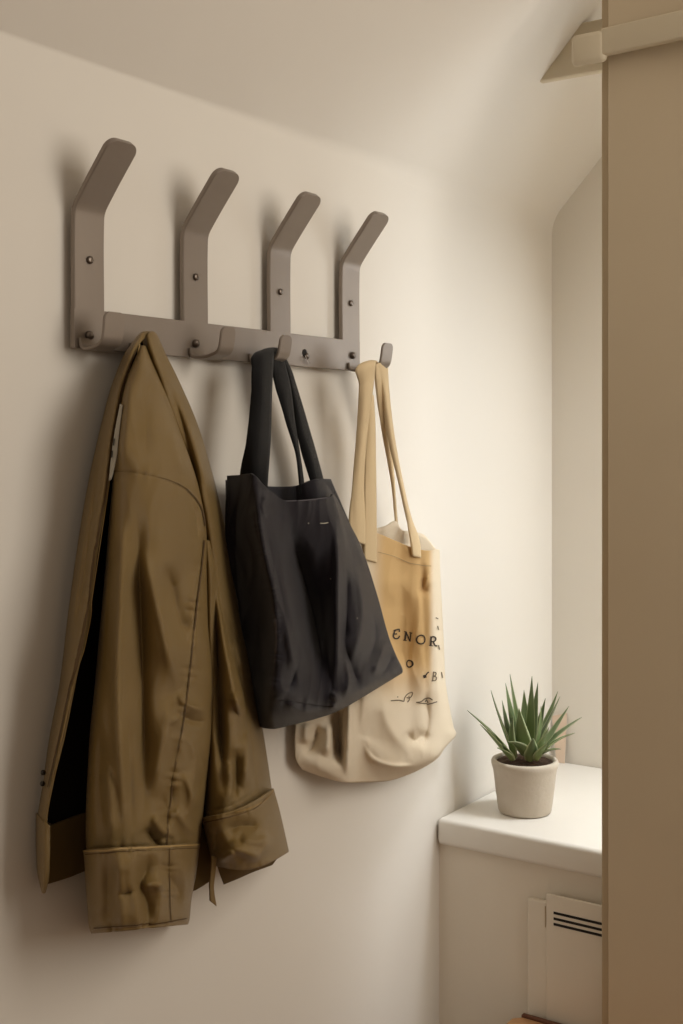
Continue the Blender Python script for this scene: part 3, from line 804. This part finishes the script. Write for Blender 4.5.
over_hook('strap', [   # pale strap behind it, running down onto the bag front
    [(368, 396, 0.0680), (371, 394, 0.0702), (373, 396, 0.0661)],
    [(367, 420, 0.0658), (371, 419, 0.0695), (374.4, 420, 0.0658)],
    [(365, 470, 0.0619), (370, 470, 0.0650), (375.4, 471, 0.0633)],
    [(364.4, 528, .0610), (370, 529, .0625), (376, 532, .0620)],
    [(364, 560, .0600), (370, 561, .0610), (376, 563, .0600)]], None, 90, M['cream_strap'], ct)
over_hook('strap', [   # right-hand strands
    [(374.5, 364.5, .080), (379.5, 363.5, .076), (386, 367, .068)],
    [(375.6, 384, 0.0681), (381, 384, 0.0700), (387.4, 384, 0.0642)],
    [(383, 439, 0.0490), (386.5, 439, 0.0524), (391, 439, 0.0490)],
    [(391.5, 484, 0.0386), (392.8, 484.5, 0.0407), (394.2, 485, 0.0392)],
    [(394.8, 522, 0.0364), (396, 522, 0.0378), (397.2, 522, 0.0364)],
    [(396, 536, 0.0350), (397.4, 536, 0.0364), (399, 536, 0.0350)]], None, 90, M['cream_strap'], ct)
over_hook('strap', [
    [(377, 362.6, .078), (382.5, 363.4, .074), (387.2, 367.5, .066)],
    [(380.5, 384, 0.0681), (384, 384, 0.0720), (388, 384, 0.0661)],
    [(388, 438, 0.0610), (391, 437, 0.0663), (394, 437, 0.0629)],
    [(398, 480, 0.0571), (399.8, 480, 0.0601), (402, 480, 0.0586)],
    [(406.5, 520, 0.0588), (408.6, 519, 0.0616), (411, 518, 0.0609)],
    [(411, 543, .0690), (415.2, 543, .0710), (419.4, 543, .0700)],
    [(412.5, 556, .0700), (416.6, 557, .0715), (420.4, 558, .0705)]], None, 90, M['cream_strap'], ct)
stroke('hem_stitching', [[(377, 552), (392, 556), (410, 563), (430, 566)]], .8, 'bag_body', M['cream_thread'], ct)
GL = [
    # E with curled serifs
    [[(392.6, 630.5), (398.5, 629.6), (398.3, 631.8)], [(394.0, 630.4), (392.6, 634), (392.4, 636.6), (393.6, 638.2), (397.2, 638.0), (398.6, 635.6)], [(393.4, 634), (396, 633.6)]],
    # N
    [[(404.4, 640.0), (405.8, 631.6)], [(405.2, 631.6), (410.2, 641.0)], [(410.4, 641.4), (411.4, 632.6)], (.8, [(402.8, 640), (406.4, 640.4)]), (.8, [(409.4, 632.3), (413, 633)]), (.8, [(403.6, 631.2), (406.4, 631.8)])],
    # O
    [[(420.4, 635.0), (417.4, 636.4), (416.4, 639.4), (417.6, 642.6), (420.6, 643.8), (423.4, 642.4), (424.4, 639.2), (423.2, 636.2), (420.4, 635.0)]],
    # R
    [[(430.4, 637.2), (430.0, 645.4)], (.8, [(428.4, 645.2), (432, 645.8)]), [(429.6, 637.2), (433.2, 636.8), (434.6, 638.8), (433.4, 641), (430.6, 641.6)], [(432, 641.4), (434.8, 645.8), (436, 645.6)]],
    # o
    [[(409.4, 660.4), (406.8, 661.6), (406.0, 664.2), (407.0, 666.6), (409.6, 667.4), (412.0, 666.2), (412.8, 663.6), (411.8, 661.4), (409.4, 660.4)]]]
for g in GL: stroke('printed_letter', g, 1.4, 'bag_body', M['ink'], glyph=True)
stroke('printed_mark', [(3.0, [(422.4, 676.8), (425.6, 675.8)]), [(424.6, 676.4), (426.2, 673.4), (428, 672.0)]], 1.2, 'bag_body', M['ink'], glyph=True)
for g in [
    [[(432.6, 672), (431.6, 680.6)], [(432, 672), (434.6, 672.6), (434.2, 675.4), (432.4, 676)], [(432.4, 676), (435.2, 677.4), (434.6, 680), (430.6, 680.8)]],
    [[(389.6, 701.0), (398, 700.4), (402.6, 701.6)], [(402.8, 701.6), (403.6, 698), (407.6, 693.6), (412.4, 692.6), (411, 696.4), (408.4, 698.2), (405.4, 697.6)], [(406.4, 702.4), (408.6, 699.6), (408, 696)]],
    [[(415.6, 702.2), (420, 701.4), (424.4, 698.0), (429, 697.4), (431.6, 699.6)], [(415.6, 702.2), (422, 703.2), (430, 703), (436, 701.4)], [(424, 701.6), (426, 699), (428, 701.8)]],
    [[(396, 697.4), (397, 696.8)]], [[(434.4, 617.6), (437, 619.0)]], [[(436.4, 626), (437.4, 630)]], [[(437.2, 645), (438.4, 649.6)]], [[(440.2, 672), (441.4, 678)]]]:
    stroke('printed_mark', g, 1.0, 'bag_body', M['ink_soft'], glyph=True)

# ------------------------------------------------------------------ potted succulent
pc = PZ(524.8, 811.5, ZS); pc.z = ZS
plant = empty('potted_succulent', pc, 'spiky green succulent in a round pale concrete pot standing on the white shelf', 'potted plant')
def lathe(name, c, prof, m, parent, seg=64):
    vs = []
    for r, z in prof:
        for k in range(seg):
            a = 2*math.pi*k/seg; vs.append(c + Vector((r*math.cos(a), r*math.sin(a), z)))
    fs = grid_faces(len(prof), seg, closed=True)
    fs.append(tuple(range(seg))); fs.append(tuple(range(len(vs)-seg, len(vs))))
    return build(name, vs, fs, m, parent)
R1, R0, PH = .0598, .0475, .0955
lathe('pot', pc, [(R0-.006, .0006), (R0-.002, .0012), (R0, .005), (R0+.004, PH*.35), (R1-.0035, PH*.78), (R1-.0012, PH*.86), (R1, PH*.90), (R1, PH-.004), (R1-.0015, PH-.0012), (R1-.004, PH),
      (R1-.0075, PH-.0012), (R1-.009, PH-.005), (R1-.010, PH-.018)], M['pot'], plant)
# lumpy soil
vs, fs = [], []
nr, ns = 9, 40
for i in range(nr):
    r = (R1 - .0095) * i / (nr - 1)
    for k in range(ns):
        a = 2*math.pi*k/ns
        q = Vector((r*math.cos(a), r*math.sin(a), 0))
        vs.append(pc + q + UP * (PH - .006 + .006 * noise.noise(q * 120)))
fs = grid_faces(nr, ns, closed=True)
build('soil', vs, fs, M['soil'], plant)
tc_ = (pc - CAM).dot(VIEW)
axis_px = 525.5
def leaf(tx, ty, bx_, by_, dd, w, bend, arch=0.0, th=.004):
    """tip pixel, base pixel, tip depth offset (m), max width (m), bend sideways px"""
    base = PT(bx_, by_, tc_ + max(-.022, min(.022, dd * .3)))
    tip = PT(tx, ty, tc_ + dd)
    mid = (base + tip) / 2
    ax = Vector((pc.x, pc.y, mid.z))
    outw = mid - ax; outw.z = 0
    outw = outw.normalized() if outw.length > 1e-4 else -VIEW
    ctrl = base.lerp(tip, .42) + outw * bend + UP * arch
    nl, sec = 26, 9
    vs, ed, al = [], [], []
    for i in range(nl + 1):
        t = i / nl
        p = base*(1-t)**2 + ctrl*2*t*(1-t) + tip*t*t
        tg = ((ctrl - base)*(1-t) + (tip - ctrl)*t).normalized()
        n = (-outw * .75 + UP * .65); n = (n - tg * n.dot(tg)).normalized()      # upper (inner) side
        wv = n.cross(tg).normalized()
        hw = w*.80 * (0.62 + 0.38*math.sin(min(1, t/.35)*math.pi/2)) * (1 - max(0, (t-.22)/.78)**1.45) + .00025
        tk = th * (1 - t)**.7 + .0004
        for k in range(2 * sec - 2):
            if k < sec:
                s = -1 + 2*k/(sec - 1); off = tk*.35*(s*s) - tk*.12
            else:
                s = 1 - 2*(k - sec + 1)/(sec - 1); off = tk*.35*(s*s) - tk*.12 - tk*(1 - s*s)
            vs.append(p + wv*(s*hw) + n*off); ed.append(abs(s)); al.append(t)
    nc = 2*sec - 2
    fs = grid_faces(nl + 1, nc, closed=True); fs.append(tuple(range(nc))); fs.append(tuple(range(nl*nc, nl*nc + nc)))
    me = bpy.data.meshes.new('leaf'); me.from_pydata([tuple(v) for v in vs], [], fs)
    bm = bmesh.new(); bm.from_mesh(me); bmesh.ops.recalc_face_normals(bm, faces=bm.faces); bm.to_mesh(me); bm.free()
    me.polygons.foreach_set('use_smooth', [True]*len(me.polygons))
    for nm_, val in (('edge', ed), ('along', al)):
        at = me.attributes.new(nm_, 'FLOAT', 'POINT'); at.data.foreach_set('value', val)
    return link('leaf', me, M['leaf'], plant)
for a in [
    (467, 710, 507, 748, .004, .0155, .004, .010), (480, 724, 506, 752, -.030, .0135, .002, .006), (491, 690, 514, 752, .010, .0165, .006, .004),
    (502, 700, 514, 752, .040, .0130, .004, 0), (505.5, 683, 520, 750, .030, .0160, .004, 0), (510, 674, 524, 750, .012, .0170, .003, 0),
    (532, 676, 529, 750, .010, .0190, .002, 0), (538, 682, 530, 750, .040, .0130, .002, 0), (545.5, 698, 532, 750, .035, .0140, .003, 0),
    (558, 691, 534, 750, .040, .0135, .004, 0), (560, 696, 531, 752, .000, .0175, .006, .004), (569, 706, 540, 750, .030, .0140, .003, .003),
    (582, 717, 537, 753, .010, .0165, .004, .012), (575, 733, 540, 753, -.022, .0120, .002, .014), (561, 749, 535, 757, -.040, .0130, .002, .012),
    (519, 708, 526, 755, -.020, .0220, .010, 0), (541, 706, 533, 756, -.016, .0180, .008, 0), (513, 716, 514, 757, -.018, .0150, .008, 0),
    (507, 742, 531, 758, -.050, .0180, .006, .020), (502, 744, 512, 759, -.036, .0150, .004, .010), (549, 727, 534, 757, -.040, .0150, .006, .010),
    (524, 690, 526, 750, .030, .015, .002, 0),
    (497, 748, 512, 759, -.048, .014, .003, .012), (547, 744, 536, 759, -.055, .015, .003, .012),
    (533, 738, 530, 760, -.050, .017, .004, .006), (552, 737, 538, 757, -.020, .014, .003, .010), (494, 733, 510, 755, -.020, .014, .003, .008)]:
    leaf(*a)

# slim peach sliver leaning at the back of the shelf
kx = XB - .004
q = [PX(552, 716, kx), PX(567, 713, kx), PX(567, 768, kx), PX(559, 768, kx)]
z0_ = ZS + .0005
qa = [Vector((kx, q[0].y, q[0].z)), Vector((kx, q[1].y, q[1].z)), Vector((kx - .012, q[2].y, z0_)), Vector((kx - .012, q[3].y, z0_))]
sliver = build('card', qa, [(0, 1, 2, 3)], M['peach'], smooth=False); solid(sliver, .0015, 0)
tag(sliver, 'slim pale peach card leaning on the niche wall behind the potted succulent', 'card')

# ------------------------------------------------------------------ light
def area(name, loc, target, sx, sy, energy, color):
    l = bpy.data.lights.new(name, 'AREA'); l.shape = 'RECTANGLE'; l.size = sx; l.size_y = sy
    l.energy = energy; l.color = color
    o = bpy.data.objects.new(name, l); col.objects.link(o)
    o.location = loc
    o.rotation_euler = (Vector(target) - Vector(loc)).to_track_quat('-Z', 'Y').to_euler()
    return o
area('niche_window_light', (XB - .13, -.86, 1.47), (XB - .95, -.60, 1.0), .80, .85, 8.5, (.90, .965, 1.0))
area('niche_roof_light', (2.20, -.75, 2.58), (2.10, -.52, ZS), .30, .5, 6, (.94, .975, 1.0)).data.spread = math.radians(75)  # unseen lamp added above the niche to brighten the shelf
area('room_window_light', (1.50, -1.65, 1.85), (1.05, 0, 1.12), 1.0, 1.25, 17, (1.0, .935, .83))
w = bpy.data.worlds.new('world'); scene.world = w; w.use_nodes = True
nt = w.node_tree; bg = nt.nodes['Background']
tc = nt.nodes.new('ShaderNodeTexCoord'); sx = nt.nodes.new('ShaderNodeSeparateXYZ'); rm = nt.nodes.new('ShaderNodeValToRGB'); ma = nt.nodes.new('ShaderNodeMapRange')
ma.inputs['From Min'].default_value = -1; nt.links.new(tc.outputs['Generated'], sx.inputs[0]); nt.links.new(sx.outputs['Z'], ma.inputs['Value']); nt.links.new(ma.outputs[0], rm.inputs['Fac'])
rm.color_ramp.elements[0].position = .30; rm.color_ramp.elements[0].color = (.42, .30, .20, 1)
rm.color_ramp.elements[1].position = .62; rm.color_ramp.elements[1].color = (1.0, .84, .66, 1)
nt.links.new(rm.outputs[0], bg.inputs['Color'])
bg.inputs['Strength'].default_value = .40

# ------------------------------------------------------------------ camera
cam = bpy.data.cameras.new('camera'); co = bpy.data.objects.new('camera', cam); col.objects.link(co)
co.location = CAM
co.rotation_euler = VIEW.to_track_quat('-Z', 'Y').to_euler()
cam.sensor_fit = 'VERTICAL'; cam.sensor_height = 36.0
cam.lens = F / 1024 * 36.0
cam.shift_y = -(512 - HY) / 1024
cam.clip_start = .01
scene.camera = co
scene.view_settings.view_transform = 'Standard'
scene.view_settings.look = 'None'
